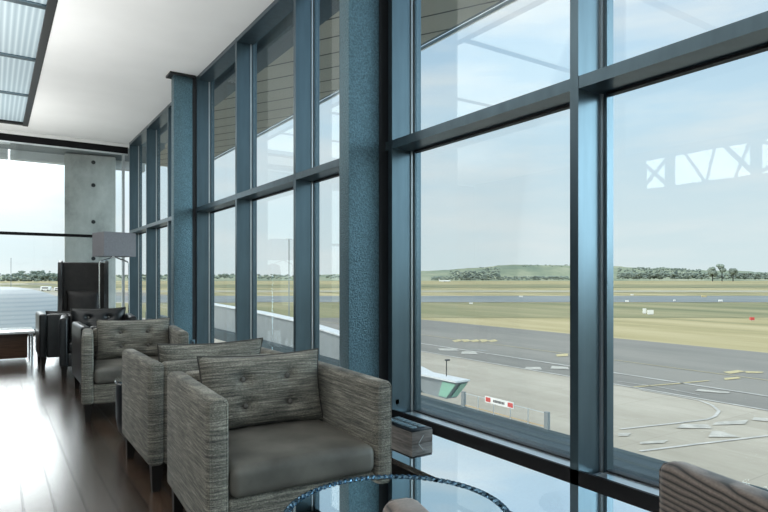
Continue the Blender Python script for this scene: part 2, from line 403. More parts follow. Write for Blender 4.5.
W2 = .39; AD = .083; D2 = .38; ZA = .665
def soft_box(dims, bev, wob=.003, cuts=6):
    bm = bmesh.new(); box(bm, *dims, bev, 4)
    return bm
def make_armchair(label, mats, group, buttons=4, cush_top=.728):
    t = thing('armchair', (0,0,0), 0, label, 'armchair', group)
    shell, seat, cush = mats
    for s in (-1, 1):
        x0, x1 = (-W2, -W2+AD) if s < 0 else (W2-AD, W2)
        bm = bmesh.new(); box(bm, x0, x1, -D2, D2, .135, ZA, .028, 5)
        obj('armrest', bm, shell, t, True)
        bm = bmesh.new()
        for yy in (-D2+.012, ):
            pts = [(x0+.012, yy-.006, .155), (x0+.012, yy-.006, ZA-.022), (x0+.024, yy-.006, ZA-.009), (x1-.024, yy-.006, ZA-.009), (x1-.012, yy-.006, ZA-.022), (x1-.012, yy-.006, .155)]
            tube(bm, pts, .0035, 6)
        obj('piping', bm, shell, t, True)
    B('backrest', shell, (-W2+AD-.004, W2-AD+.004, D2-.10, D2, .135, ZA-.004), t, .02, 4)
    B('seat_base', shell, (-W2+AD-.004, W2-AD+.004, -D2+.02, D2-.09, .135, .285), t, .015, 3)
    # seat cushion, crowned
    bm = bmesh.new(); nx, ny = 16, 18; top = {}; wx = W2-AD-.002
    box(bm, -wx, wx, -D2-.004, D2-.10, .287, .405, .035, 5)
    bmesh.ops.subdivide_edges(bm, edges=[e for e in bm.edges if e.calc_length() > .2], cuts=8, use_grid_fill=True)
    for v in bm.verts:
        if v.co.z > .38:
            u = v.co.x/wx; q = (v.co.y+.05)/D2
            v.co.z += .018*max(0, 1-u*u)*max(0, 1-q*q)+.004*noise.noise(Vector((v.co.x*8, v.co.y*8, 1)))
    obj('seat_cushion', bm, seat, t, True)
    pts = []
    h = (cush_top-.41)
    bl = [(-.11, .055), (.105, .055), (-.105, -.065), (.11, -.065)] if buttons == 4 else []
    bm, seam = pillow_bm(.575, h+.02, .16, bl)
    c = obj('back_cushion', bm, cush, t, True)
    c.location = (.012, .185, .41+h/2+.002); c.rotation_euler = (R(-11), 0, 0)
    bm = bmesh.new(); tube(bm, seam, .0045, 6, True); obj('piping', bm, M['piping'], c, True)
    for (bx, bz) in bl:
        bm = bmesh.new()
        g = bmesh.ops.create_uvsphere(bm, u_segments=12, v_segments=8, radius=.0125)
        for v in bm.verts: v.co.y *= .45; v.co += Vector((bx, -.052, bz))
        obj('button', bm, M['button'], c, True)
    for sx in (-1, 1):
        for sy in (-1, 1):
            bm = bmesh.new(); taper(bm, sx*(W2-.05), sy*(D2-.05), 0, .14, .018, .031, sx*.008, sy*.01)
            obj('leg', bm, M['leg'], t)
    return t
def place(t, P, phi, away=False):
    c, s = math.cos(R(phi)), math.sin(R(phi))
    t.location = (P[0]+W2*c+D2*s, P[1]-W2*s+D2*c, 0)
    t.rotation_euler = (0, 0, -R(phi)+(PI if away else 0))

G1 = 'grey tweed armchairs in facing pairs'
c1 = make_armchair('grey tweed armchair with four-button back cushion, facing out right behind the glass table', (M['tweed'], M['seat'], M['tweed']), G1)
c2 = dup(c1); c2['label'] = 'grey tweed armchair with its back to the viewer, directly behind the nearest chair'
c3 = dup(c1); c3['label'] = 'grey tweed armchair turned slightly, facing the viewer in front of the black leather chairs'
place(c1, (.637, 2.09), 3); place(c2, (.66, 3.14), 0, True); place(c3, (.56, 4.95), 7)
c0 = make_armchair('brown cord armchair with wavy dark lines, cut off this side of the glass table', (M['cord'], M['cord'], M['cord']), None, 0, .72)
t = c0; ph = 14; c, s = math.cos(R(ph)), math.sin(R(ph))
c0.location = (.637+W2*c-D2*s, .976-W2*s-D2*c, 0); c0.rotation_euler = (0,0,-R(ph)+PI)

G2 = 'black leather armchairs at the far end'
la = make_armchair('black leather armchair back to back with the turned tweed chair', (M['leather'], M['leather'], M['leather']), G2)
lb = dup(la); lb['label'] = 'black leather armchair facing the viewer with tufted cushion, left of the lamp pole'
lc = dup(la); lc['label'] = 'black leather armchair showing its flat dark back, next to the white low table'
place(la, (.66, 5.86), 0, True); place(lb, (.60, 7.2), 6); place(lc, (.47, 8.15), 0, True)

for q_ in (la, lc):
    for k_ in kids(q_):
        if k_.name.startswith("back_cushion"): k_.location.z -= .05; k_.location.y -= .03
# wing chair
t = thing('wing_chair', (1.13, 9.75, 0), R(-8), 'tall black leather wing chair in front of the concrete column', 'wing chair')
def profile_slab(bm, poly, x0, x1):
    prism(bm, [(x0, y, z) for y, z in poly], (x1-x0, 0, 0))
bm = bmesh.new(); profile_slab(bm, [(.22,.25),(.34,.25),(.42,1.33),(.36,1.345),(.30,1.33)], -.29, .29)
bmesh.ops.bevel(bm, geom=list(bm.edges), offset=.012, segments=3, affect='EDGES'); obj('backrest', bm, M['brownleather'], t, True)
for s in (-1, 1):
    bm = bmesh.new(); x = s*.31
    prism(bm, [(x-.03, .36, .42), (x-.03, .42, 1.34), (x-.03, .30, 1.37), (x-.03, .12, 1.33), (x-.03, .06, 1.15), (x-.03, .12, .85), (x-.03, .06, .62), (x-.03, -.1, .58), (x-.03, -.1, .42)], (.06, 0, 0))
    bmesh.ops.bevel(bm, geom=list(bm.edges), offset=.012, segments=3, affect='EDGES'); obj('wing', bm, M['leather'], t, True)
    B('armrest', M['leather'], (min(x-.05, x+.05), max(x-.05, x+.05), -.36, .3, .2, .6), t, .025, 4)
B('seat_base', M['leather'], (-.27, .27, -.34, .3, .2, .34), t, .01)
B('seat_cushion', M['leather'], (-.26, .26, -.36, .26, .34, .46), t, .03, 4)
bm, seam = pillow_bm(.46, .42, .13); o = obj('back_cushion', bm, M['brownleather'], t, True); o.location = (0, .14, .71); o.rotation_euler = (R(-9), 0, 0)
for sx in (-1, 1):
    for sy in (-1, 1):
        bm = bmesh.new(); taper(bm, sx*.28, sy*.29, 0, .2, .014, .024); obj('leg', bm, M['leg'], t)

# floor lamp
t = thing('floor_lamp', (1.36, 8.55, 0), R(45-33), 'tall floor lamp with a square grey shade on a chrome frame', 'floor lamp')
bm = bmesh.new(); a = .205; z0, z1 = 1.385, 1.70
vv = []
for (q, z) in ((a, z0), (a, z1), (a-.006, z1), (a-.006, z0)):
    vv.append([bm.verts.new((sx*q, sy*q, z)) for sx, sy in ((-1,-1),(1,-1),(1,1),(-1,1))])
for i in range(4):
    for k in range(4): bm.faces.new((vv[i][k], vv[i][(k+1) % 4], vv[(i+1) % 4][(k+1) % 4], vv[(i+1) % 4][k]))
obj('shade', bm, M['shade'], t)
d = .19/math.sqrt(2)
for sx in (-1, 1):
    bm = bmesh.new(); X = sx*d*math.cos(R(-18))*1.0
    ax = Vector((math.cos(R(-18-0)), math.sin(R(-18)), 0))
    e = ax*sx*.18
    tube(bm, [(e.x, e.y, .02), (e.x, e.y, 1.29), (e.x*.9, e.y*.9, 1.32), (e.x*.2, e.y*.2, 1.37), (0, 0, 1.39)], .009, 8)
    obj('pole', bm, M['chrome'], t, True)
B('base', M['chrome'], (-.15, .15, -.15, .15, 0, .025), t, .006)
bm = bmesh.new(); tube(bm, [(0,0,1.38), (0,0,1.50)], .012, 8)
bmesh.ops.create_uvsphere(bm, u_segments=16, v_segments=10, radius=.045, matrix=Matrix.Translation((0,0,1.54)))
obj('bulb', bm, M['whitetop'], t, True)
bm = bmesh.new()
tube(bm, [(-a+.004, 0, z0+.02), (a-.004, 0, z0+.02)], .004, 6); tube(bm, [(0, -a+.004, z0+.02), (0, a-.004, z0+.02)], .004, 6)
obj('shade_ring', bm, M['chrome'], t)

# low white table at the far left
t = thing('coffee_table', (-.23, 9.27, 0), 0, 'low white-topped table with wood panel and chrome legs at the left edge', 'coffee table')
B('tabletop', M['whitetop'], (-.7, .70, -.32, .45, .375, .405), t, .004)
B('apron_panel', M['tablewood'], (-.68, .62, -.22, .4, .05, .374), t, .004)
for x, y in ((-.66, -.28), (.67, -.28), (.67, .41), (-.66, .41)):
    bm = bmesh.new(); tube(bm, [(x, y, 0), (x, y, .376)], .014, 10); obj('leg', bm, M['chrome'], t, True)

# drum side table between the second and third chair
t = thing('side_table', (.965, 4.33, 0), 0, 'dark rounded side table between the tweed armchairs', 'side table')
bm = bmesh.new(); lathe(bm, [(.17,0),(.215,.015),(.25,.06),(.262,.14),(.265,.30),(.262,.365),(.25,.385)], 48); obj('body', bm, M['darkplastic'], t, True)
bm = bmesh.new(); lathe(bm, [(.25,.386),(.27,.386),(.274,.396),(.27,.406),(.25,.406)], 48); obj('tabletop', bm, M['chrome'], t, True)

# round glass table
t = thing('glass_table', (.93, 1.33, 0), 0, 'round blue glass table with a thick twisted rim in the foreground', 'glass table')
bm = bmesh.new(); lathe(bm, [(.0001,.436),(.302,.436),(.302,.448),(.0001,.448)], 72); obj('tabletop', bm, M['tableglass'], t, True)
bm = bmesh.new(); n = 400
for strand in range(2):
    pts = []
    for k in range(n):
        a = 2*PI*k/n; q = k*2*PI*50/n*1.0+strand*PI
        rr = .307+.0045*math.cos(q); pts.append((rr*math.cos(a), rr*math.sin(a), .442+.0055*math.sin(q)))
    tube(bm, pts, .0085, 8, True)
obj('rim', bm, M['rim'], t, True)
for k in range(3):
    a = 2*PI*k/3+.5; bm = bmesh.new()
    tube(bm, [(.24*math.cos(a), .24*math.sin(a), 0), (.19*math.cos(a), .19*math.sin(a), .434)], .011, 8); obj('leg', bm, M['chrome'], t, True)
bm = bmesh.new(); tube(bm, [(.215*math.cos(2*PI*k/40), .215*math.sin(2*PI*k/40), .2) for k in range(40)], .007, 8, True); obj('stretcher_ring', bm, M['chrome'], t, True)

# wood-grain box on the ledge
t = thing('control_box', (2.05, 2.78, ZL), 0, 'small wood-grain box with a black knobbed top on the window ledge', 'box')
B('body', M['woodbox'], (0, .155, 0, .34, .0, .072), t, .004)
B('top_panel', M['darkplastic'], (-.002, .150, -.002, .342, .072, .082), t, .003)
for k in range(7):
    for j in range(2):
        B('key', M['keys'], (.025+j*.06, .065+j*.06, .035+k*.042, .062+k*.042, .082, .09), t, .003)
bm = bmesh.new(); tube(bm, [(.05, -.0015, .003), (.085, -.0015, .045)], .0018, 6); o = obj('mark', bm, M['alu'], t); o['label'] = 'pale slanted stroke'

# ------------------------------------------------------------------ outside
def gmat(name, a, b_, sc=.02, c=None, rough=.9, stretch=(1,1,1)):
    m, nt, b = new_mat(name); b.inputs['Roughness'].default_value = rough; b.inputs['Specular IOR Level'].default_value = .2
    n = N(nt, 'ShaderNodeTexNoise', Scale=sc, Detail=9.0, Roughness=.62); L(nt, coords(nt, stretch), n.inputs['Vector'])
    st = [(.38, a), (.62, b_)] if c is None else [(.38, a), (.5, b_), (.62, c)]
    rp = ramp(nt, st, n.outputs['Fac']); L(nt, rp.outputs['Color'], b.inputs['Base Color'])
    return m
ZG = -6.0
M['grass'] = gmat('dry airfield grass', (.22,.215,.11), (.37,.32,.17), .06, (.45,.385,.225), stretch=(1.5,.25,1))
M['greengrass'] = gmat('greener grass', (.155,.17,.095), (.235,.23,.125), .04, (.31,.285,.165), stretch=(1.5,.25,1))
M['asphalt'] = gmat('worn grey asphalt', (.19,.187,.173), (.26,.25,.225), .08, stretch=(1.6,.25,1))
M['runway'] = gmat('blue grey runway', (.19,.215,.22), (.25,.27,.265), .03)
M['paleroad'] = gmat('pale taxi strip', (.34,.325,.24), (.41,.385,.29), .05)
def slabs():
    m, nt, b = new_mat('pale concrete apron'); b.inputs['Roughness'].default_value = .85
    br = N(nt, 'ShaderNodeTexBrick', Scale=1.0); br.offset = 0
    for k, v in (('Mortar Size', .03), ('Brick Width', 5.0), ('Row Height', 5.0), ('Mortar Smooth', .5)): br.inputs[k].default_value = v
    br.inputs['Color1'].default_value = (.41,.378,.315,1); br.inputs['Color2'].default_value = (.44,.405,.34,1); br.inputs['Mortar'].default_value = (.35,.32,.265,1)
    L(nt, coords(nt), br.inputs['Vector'])
    n = N(nt, 'ShaderNodeTexNoise', Scale=.25, Detail=9.0, Roughness=.7); L(nt, coords(nt, (1.5,.4,1)), n.inputs['Vector'])
    r = ramp(nt, [(.3, (.78,.77,.74)), (.7, (1.1,1.1,1.1))], n.outputs['Fac'])
    mx = N(nt, 'ShaderNodeMixRGB', blend_type='MULTIPLY'); mx.inputs['Fac'].default_value = 1
    L(nt, br.outputs['Color'], mx.inputs['Color1']); L(nt, r.outputs['Color'], mx.inputs['Color2']); L(nt, mx.outputs['Color'], b.inputs['Base Color'])
    return m
M['slabs'] = slabs()
M['paintwhite'] = simple('road paint white', (.50,.49,.46), .7, var=.2, vs=1)
M['paintyellow'] = simple('road paint yellow', (.5,.43,.24), .7, var=.2)
def flat(name, pts, z, mat, lb=None):
    bm = bmesh.new(); bm.faces.new([bm.verts.new((p[0], p[1], z)) for p in pts])
    o = obj(name, bm, mat); o['kind'] = 'structure'
    if lb: o['label'] = lb
    return o
flat('grass_field', [(-900,-2500),(5000,-2500),(5000,5000),(-900,5000)], ZG, M['grass'], 'dry yellow airfield grass')
flat('taxiway', [(34.3,-400),(61,-400),(61,900),(34.3,900)], ZG+.03, M['asphalt'], 'grey asphalt taxiway beyond the concrete apron')
flat('apron', [(-60,-400),(34.3,-400),(34.3,900),(-60,900)], ZG+.03, M['slabs'], 'pale concrete apron')
def band(name, ya, yb, mat, z, lb, slope=0):
    pts = [at_z(-1500, ya-slope*18.8, ZG), at_z(2600, ya+slope*22, ZG), at_z(2600, yb+slope*22, ZG), at_z(-1500, yb-slope*18.8, ZG)]
    flat(name, pts, ZG+z, mat, lb)
band('green_strip', 303, 318, M['greengrass'], .04, 'greener strip of airfield grass')
band('runway', 302.5, 296, M['runway'], .08, 'blue grey runway across the airfield', 0)
band('taxi_strip', 292.5, 290.5, M['paleroad'], .12, 'pale far taxi strip', 0)
band('far_green_strip', 288, 284.6, M['greengrass'], .13, 'far strip of green grass')
# painted lines on the apron and taxiway
def stripe(name, pts, w, mat, cl=False):
    bm = bmesh.new(); P = [Vector(p) for p in pts]; vs = []
    for i, p in enumerate(P):
        a = P[max(0, i-1)]; b = P[min(len(P)-1, i+1)]; tt = (b-a); tt.z = 0; tt.normalize(); nn = Vector((-tt.y, tt.x, 0))*w/2
        vs.append((bm.verts.new((p.x+nn.x, p.y+nn.y, ZG+.06)), bm.verts.new((p.x-nn.x, p.y-nn.y, ZG+.06))))
    for a, b in zip(vs, vs[1:]): bm.faces.new((a[0], a[1], b[1], b[0]))
    o = obj(name, bm, mat); o['kind'] = 'structure'; return o
ZM = ZG+.06
stripe('taxiway_edge_line', [(38.5,-200,0),(38.5,600,0)], .28, M['paintwhite'])
stripe('taxiway_edge_line', [(34.4,-200,0),(34.4,600,0)], .22, M['paintwhite'])
stripe('taxiway_edge_line', [(44.5,-200,0),(44.5,600,0)], .14, M['paintyellow'])
g = lambda x, y: at_z(x, y, ZM)
stripe('apron_line', [g(640,389.5), g(677,396), g(700,400.5), g(712,405), g(719,411), g(715,416), g(708,419), g(680,422.5), g(620,429)], .16, M['paintwhite'])
stripe('apron_line', [g(640,451), g(700,443.5), g(768,435.5), g(860,424)], .16, M['paintwhite'])
stripe('apron_line', [g(617,381), g(660,387), g(700,395)], .1, M['paintwhite'])
stripe('taxiway_line', [g(632,387), g(676,383.5), g(709,380.5)], .2, M['paintyellow'])
M['worn'] = simple('worn white paint', (.46,.445,.40), .8, var=.25, vs=1.5)
def patch(pts, mat):
    flat('painted_marking', [g(*p) for p in pts], ZG+.065, mat)
for pts in ([(682,424),(708,424.5),(712,428.5),(676,428)], [(712,431),(720,431),(740,437),(708,437)], [(716,422),(748,420),(745,424),(712,425)],
            [(640,442),(668,440),(664,443),(640,444)], [(618,433),(631,433),(628,436),(618,436)], [(754,417),(772,419),(775,422),(752,420)],
            [(698,389),(730,392),(728,393.5),(695,391)],
            [(438,348.5),(455,348.5),(459,350.8),(440,350.5)], [(462,351.5),(475,351.5),(478,354),(461,354)], [(526,367),(540,367),(542,369.5),(524,369.5)],
            [(552,366),(568,367),(569,369.5),(550,368.5)]):
    patch(pts, M['worn'])
for k in range(5):
    patch([(452+k*9, 340.5-k%2), (459+k*9, 339.3), (462+k*9, 341), (455+k*9, 342.2)], M['paintyellow'])
for pts in ([(556,354.5),(568,353.5),(568,356),(557,356.5)], [(723,372),(738,370),(745,371.5),(730,373.8)], [(745,371),(764,371.8),(762,373),(746,372.8)], [(724,378),(738,376.8),(741,378.3),(725,380)]):
    patch(pts, M['paintyellow'])

# lower roof beside the building
M['lowroof'] = simple('dark blue ribbed roof sheet', (.036,.060,.072), .6, var=.2, vs=1.2, scale=(6,.3,1))
def ribbed():
    bm = bmesh.new(); x = 2.8; k = 0
    y0, y1 = -14, 30; prev = None
    while x < 13.7:
        for (dx, z) in ((0, 0), (.05, .05), (.12, .05), (.17, 0)):
            a = bm.verts.new((x+dx, y0, -3.3+z-.05)); b = bm.verts.new((x+dx, y1, -3.3+z-.05))
            if prev: bm.faces.new((prev[0], a, b, prev[1]))
            prev = (a, b)
        x += .62
    o = obj('lower_roof', bm, M['lowroof']); o['kind'] = 'structure'; o['label'] = 'dark blue ribbed lower roof outside the windows'
ribbed()
struct(B('lower_building', M['wall'], (2.7, 13.6, -14, 30, ZG, -3.42)))
struct(B('building_base', M['wall'], (XL-.2, 2.68, YN-.2, YB+.1, ZG, -.13)))

# boarding walkway standing along the roof's outer edge
M['walk'] = simple('pale grey cladding', (.22,.25,.26), .6, var=.06, vs=2)
M['walkroof'] = simple('white walkway roof', (.62,.65,.66), .5)
M['greenglass'] = simple('green tinted glass', (.27,.48,.38), .15, spec=.8)
t = thing('boarding_walkway', (13.9, 16, -3.35), 0, 'grey boarding walkway with white roof and slanted green glass end', 'walkway')
def wp(px, s):          # along the walkway: height from the sight slope
    az = math.atan((px-384)/F)+TH; Y = 13.9/math.tan(az); return Y-16, (1.1-13.9*s/.832)+3.35
prof = [wp(180,.112), wp(257,.131), wp(293,.142), wp(339,.165), wp(380,.193), wp(422,.226), wp(458,.208)]
prof[-1] = (prof[-1][0], prof[-2][1]+.02)
bm = bmesh.new(); low = wp(446,.2)[0]
poly = [(0, y, z) for y, z in prof]+[(0, low, 0)]+[(0, prof[0][0], 0)]
prism(bm, poly, (.5, 0, 0)); obj('wall', bm, M['walk'], t)
bm = bmesh.new()
for (a, b) in zip(prof, prof[1:]):
    prism(bm, [(-.12, a[0], a[1]), (-.12, b[0], b[1]), (-.12, b[0], b[1]+.06), (-.12, a[0], a[1]+.06)], (.7, 0, 0))
obj('roof', bm, M['walkroof'], t)
e = prof[-1]; dy, dz = (e[0]-low), e[1]
bm = bmesh.new()
q0 = Vector((0, low+dy*.1, dz*.1)); q1 = Vector((0, low+dy*.9, dz*.9))
prism(bm, [(-.02, q0.y, q0.z), (-.02, q1.y, q1.z), (-.02, q1.y+.75, q1.z), (-.02, q0.y+.45, q0.z)], (-.03, 0, 0)); obj('side_glass', bm, M['greenglass'], t)
bm = bmesh.new()
prism(bm, [(.15, q0.y-.02, q0.z), (.15, q1.y-.02, q1.z), (.15, q1.y-.06, q1.z), (.15, q0.y-.06, q0.z)], (.3, 0, 0)); obj('end_glass', bm, M['greenglass'], t)
bm = bmesh.new(); yj = prof[4][0]-.6
tube(bm, [(-.02, yj, .1), (-.02, yj-1.0, prof[5][1]+.15)], .03, 6); obj('joint', bm, M['gasket'], t)
bm = bmesh.new(); ub = [wp(150,.215), wp(257,.226), wp(340,.236), wp(400,.25), wp(422,.262)]
ub = [(y, z) for y, z in ub]
prism(bm, [(-.45, y, z) for y, z in ub]+[(-.45, ub[-1][0], .05), (-.45, ub[0][0], .05)], (.44, 0, 0)); obj('upstand', bm, M['lowroof'], t)
# lamp mast
mx_ = wp(451,.2)
t2 = thing('light_mast', (14.1, 16+mx_[0]+.5, prof[-1][1]-3.35+.09), 0, 'thin mast with a small lamp head on the walkway roof', 'mast')
bm = bmesh.new(); tube(bm, [(0,0,0), (0,0,.62)], .018, 6); obj('pole', bm, M['blackmetal'], t2)
B('lamp_head', M['blackmetal'], (-.04, .12, -.06, .05, .58, .63), t2)

# railing along the roof edge with its banner
XR = 13.45
M['rail'] = simple('orange rail', (.5,.33,.14), .6)
ya = XR/math.tan(math.atan((463.5-384)/F)+TH); yb = XR/math.tan(math.atan((547-384)/F)+TH)
t = thing('roof_railing', (XR, yb, -3.3), 0, 'low wire railing along the edge of the lower roof', 'railing')
for y in (0, ya-yb): B('post', M['walk'], (-.05, .05, y-.07, y+.07, 0, .50), t)
for k in range(1, 5):
    y = (ya-yb)*k/5; B('thin_post', M['alu'], (-.012, .012, y-.012, y+.012, 0, .46), t)
bm = bmesh.new(); tube(bm, [(0,0,.46), (0,ya-yb,.46)], .008, 6); obj('wire', bm, M['alu'], t)
bm = bmesh.new(); tube(bm, [(0,0,.06), (0,ya-yb,.06)], .012, 6); obj('lower_rail', bm, M['rail'], t)
y1 = XR/math.tan(math.atan((486-384)/F)+TH)-yb; y2 = XR/math.tan(math.atan((514.5-384)/F)+TH)-yb
M['bannerred'] = simple('banner red', (.55,.08,.07), .6); M['bannerwhite'] = simple('banner white', (.8,.8,.78), .6)
s_ = thing('banner_sign', (XR-.03, yb+y2, -3.17), 0, 'small red and white banner on the roof railing', 'sign')
ln = y1-y2
B('board', M['bannerwhite'], (-.02, 0, 0, ln, .22, .42), s_)
for a in (0, ln-.28): B('red_end', M['bannerred'], (-.025, -.02, a+.02, a+.24, .25, .39), s_)
for k in range(8):
    B('dark_mark', M['gasket'], (-.025, -.02, .38+k*(ln-.75)/8, .38+(k+.7)*(ln-.75)/8, .28, .36), s_)

# canopy over the long facade
def soffit_mat():
    m, nt, b = new_mat('beige soffit boards'); b.inputs['Roughness'].default_value = .6
    tcx = N(nt, 'ShaderNodeTexCoord'); sx = N(nt, 'ShaderNodeVectorMath', operation='DOT_PRODUCT'); sx.inputs[1].default_value = (math.cos(R(29)), math.sin(R(29)), 0); L(nt, tcx.outputs['Object'], sx.inputs[0])
    md = N(nt, 'ShaderNodeMath', operation='PINGPONG'); md.inputs[1].default_value = .27; L(nt, sx.outputs['Value'], md.inputs[0])
    rp = ramp(nt, [(0, (.06,.06,.055)), (.012, (.06,.06,.055)), (.022, (.50,.475,.40)), (1, (.58,.55,.47))], md.outputs[0])
    L(nt, rp.outputs['Color'], b.inputs['Base Color'])
    return m
M['soffit'] = soffit_mat()
cz = 4.75; xa = (cz-H)/.93; xb = (cz-H)/.655
t = struct(thing('canopy', (0, 0, cz), 0, 'boarded canopy overhanging the window wall', None))
bm = bmesh.new(); box(bm, xa, xb, 4.2, 20, 0, .1)
o = obj('soffit', bm, M['soffit'], t)
B('fascia', M['steel'], (xb, xb+.05, 4.2, 20, -.0, .3), t)
B('edge_rail', M['alu'], (xb+.10, xb+.13, 4.2, 20, -.03, .02), t)
B('inner_beam', M['steel'], (xa-.35, xa, 4.2, 20, -.02, .3), t)
B('light_strip', M['alu'], (xa-.62, xa-.5, 4.2, 20, .1, .16), t)
B('roof_sheet', M['steel'], (2.6, xb, 4.2, 20, .35, .45), t)

# end canopy seen through the far glass wall
t = struct(thing('canopy_end', (0, YB, 0), 0, 'steel framed overhang outside the far glass wall', None))
B('soffit', M['walk'], (-8, 3.2, .3, 2.3, 3.98, 4.1), t)
for x0, x1 in ((-8, -2.2), (-2.16, .30), (.34, 3.2)): B('gutter', M['walkroof'], (x0, x1, 2.3, 2.55, 3.78, 4.0), t)
for x in (-3.2, .1):
    bm = bmesh.new(); prism(bm, [(x, .35, 3.72), (x+.2, .35, 3.72), (x-2.2, 2.3, 3.90), (x-2.5, 2.3, 3.90)], (0,0,.08)); obj('beam', bm, M['walkroof'], t)
# concrete column outside
pc = at_d(90.5, 278, 13.6)
t = thing('concrete_column', (pc.x, pc.y, ZG), -TH+R(26), 'weathered board-marked concrete column outside the far glass wall', 'column')
M['conc'] = concrete('weathered concrete', (.44,.45,.43))
cw = .53
bm = bmesh.new(); box(bm, -cw, cw, 0, .8, 0, 9.95, .03, 2); obj('shaft', bm, M['conc'], t, True)
for z in (7.0, 7.55, 8.4, 9.25, 9.9-.12):
    bm = bmesh.new(); lathe(bm, [(.0001,0),(.045,0),(.045,.01),(.0001,.01)], 14)
    bmesh.ops.rotate(bm, verts=bm.verts, matrix=Matrix.Rotation(PI/2, 3, 'X')); bmesh.ops.translate(bm, verts=bm.verts, vec=(.06, 0, z))
    obj('tie_hole', bm, M['gasket'], t)

# big curved roof beyond the far glass wall
def vault():
    bm = bmesh.new(); nu, nv = 60, 26; gr = {}
    c = at_d(2, 278, 34); rx, ry = 6.6, 9
    for i in range(nu+1):
        for j in range(nv+1):
            a = 2*PI*i/nu; q = j/nv*PI/2
            gr[i,j] = bm.verts.new((c.x+rx*math.cos(a)*math.cos(q), c.y+ry*math.sin(a)*math.cos(q), ZG+6.6*math.sin(q)))
    for i in range(nu):
        for j in range(nv):
            try: bm.faces.new((gr[i,j], gr[i+1,j], gr[i+1,j+1], gr[i,j+1]))
            except ValueError: pass
    
    m, nt, b = new_mat('pale banded membrane'); b.inputs['Roughness'].default_value = .5
    w = N(nt, 'ShaderNodeTexWave', bands_direction='Z', Scale=1.6, Distortion=.3); L(nt, coords(nt), w.inputs['Vector'])
    rp = ramp(nt, [(0, (.25,.275,.28)), (.12, (.30,.325,.33)), (1, (.33,.35,.355))], w.outputs['Fac']); L(nt, rp.outputs['Color'], b.inputs['Base Color'])
    tag(obj('domed_roof', bm, m, None, True), 'pale banded domed roof beyond the far glass wall', 'dome')
vault()

# hills and woodland
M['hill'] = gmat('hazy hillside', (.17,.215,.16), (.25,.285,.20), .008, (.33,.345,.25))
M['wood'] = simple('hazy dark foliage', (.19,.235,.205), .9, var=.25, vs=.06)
def ridge(name, d, pts, base_py, mat, lb):
    bm = bmesh.new(); f = []; 
    rows = []
    for (x, y) in pts:
        a = at_d(x, base_py, d); a.z = ZG; top = at_d(x, y, d*1.12); bk = at_d(x, y, d*1.5); bk.z = ZG
        mid = at_d(x, (y+base_py)/2+.6, d*1.05)
        rows.append([bm.verts.new(a), bm.verts.new(mid), bm.verts.new(top), bm.verts.new(bk)])
    for A, Bv in zip(rows, rows[1:]):
        for k in range(3): bm.faces.new((A[k], A[k+1], Bv[k+1], Bv[k]))
    o = obj(name, bm, mat, None, True); o['kind'] = 'structure'; o['label'] = lb
def dense(pts, step=3, amp=.5):
    out = []
    for (a, b) in zip(pts, pts[1:]):
        n = max(1, int((b[0]-a[0])/step))
        for k in range(n):
            u = k/n; out.append((a[0]+(b[0]-a[0])*u, a[1]+(b[1]-a[1])*u+random.uniform(-amp, amp)*.5))
    out.append(pts[-1]); return out
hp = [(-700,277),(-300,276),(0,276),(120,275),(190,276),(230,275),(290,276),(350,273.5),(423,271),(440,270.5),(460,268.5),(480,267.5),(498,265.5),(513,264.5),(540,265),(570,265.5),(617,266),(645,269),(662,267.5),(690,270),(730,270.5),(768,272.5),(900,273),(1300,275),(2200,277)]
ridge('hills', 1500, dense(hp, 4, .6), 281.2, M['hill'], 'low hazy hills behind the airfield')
def trees(name, spots, lb, d0=1300):
    bm = bmesh.new()
    for (x0, x1, y0, y1, n, r) in spots:
        for k in range(n):
            x = random.uniform(x0, x1); y = random.uniform(y0, y1); d = d0*random.uniform(.94, 1.0)
            c = at_d(x, y, d*1.04); rr = r*random.uniform(.6, 1.3)*d/588
            g_ = bmesh.ops.create_icosphere(bm, subdivisions=1, radius=rr)
            for v in g_['verts']:
                v.co = Vector((v.co.x*1.5, v.co.y*1.5, v.co.z*.8)) + Vector((random.uniform(-1,1), random.uniform(-1,1), random.uniform(-1,1)))*rr*.15 + c
    tag(obj(name, bm, M['wood']), lb, 'woodland', kind='stuff')
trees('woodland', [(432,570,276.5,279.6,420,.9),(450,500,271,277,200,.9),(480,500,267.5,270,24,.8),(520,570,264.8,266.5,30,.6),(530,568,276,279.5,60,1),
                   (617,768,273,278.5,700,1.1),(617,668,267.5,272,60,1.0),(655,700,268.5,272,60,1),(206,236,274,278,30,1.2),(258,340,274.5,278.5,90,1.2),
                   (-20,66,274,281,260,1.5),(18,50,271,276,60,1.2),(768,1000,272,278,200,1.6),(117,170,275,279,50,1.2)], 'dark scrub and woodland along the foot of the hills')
for (x, y, r, lb) in ((722, 266.8, 3.2, 'round dark tree standing tallest on the far right skyline'), (712.5, 270, 3.4, 'broad dark tree just left of the tallest one'), (733, 270.5, 2.8, 'dark tree just right of the tallest one')):
    c = at_d(x, y, 1250); base = at_d(x, 278, 1250); k = 1250/588
    t = thing('tree', (base.x, base.y, ZG), 0, lb, 'tree', 'skyline trees on the right')
    bm = bmesh.new(); tube(bm, [(0,0,0), (0,0,c.z-ZG)], .5*k, 6); obj('trunk', bm, M['leg'], t)
    bm = bmesh.new()
    for q in range(22):
        g_ = bmesh.ops.create_icosphere(bm, subdivisions=2, radius=r*k*.62)
        off = Vector((random.uniform(-1,1)*r*k*.85, random.uniform(-1,1)*r*k*.85, c.z-ZG+random.uniform(-1.2,.35)*r*k))
        for v in g_['verts']: v.co += off + v.normal*random.uniform(-1,1)*r*k*.1
    obj('foliage', bm, M['wood'], t)

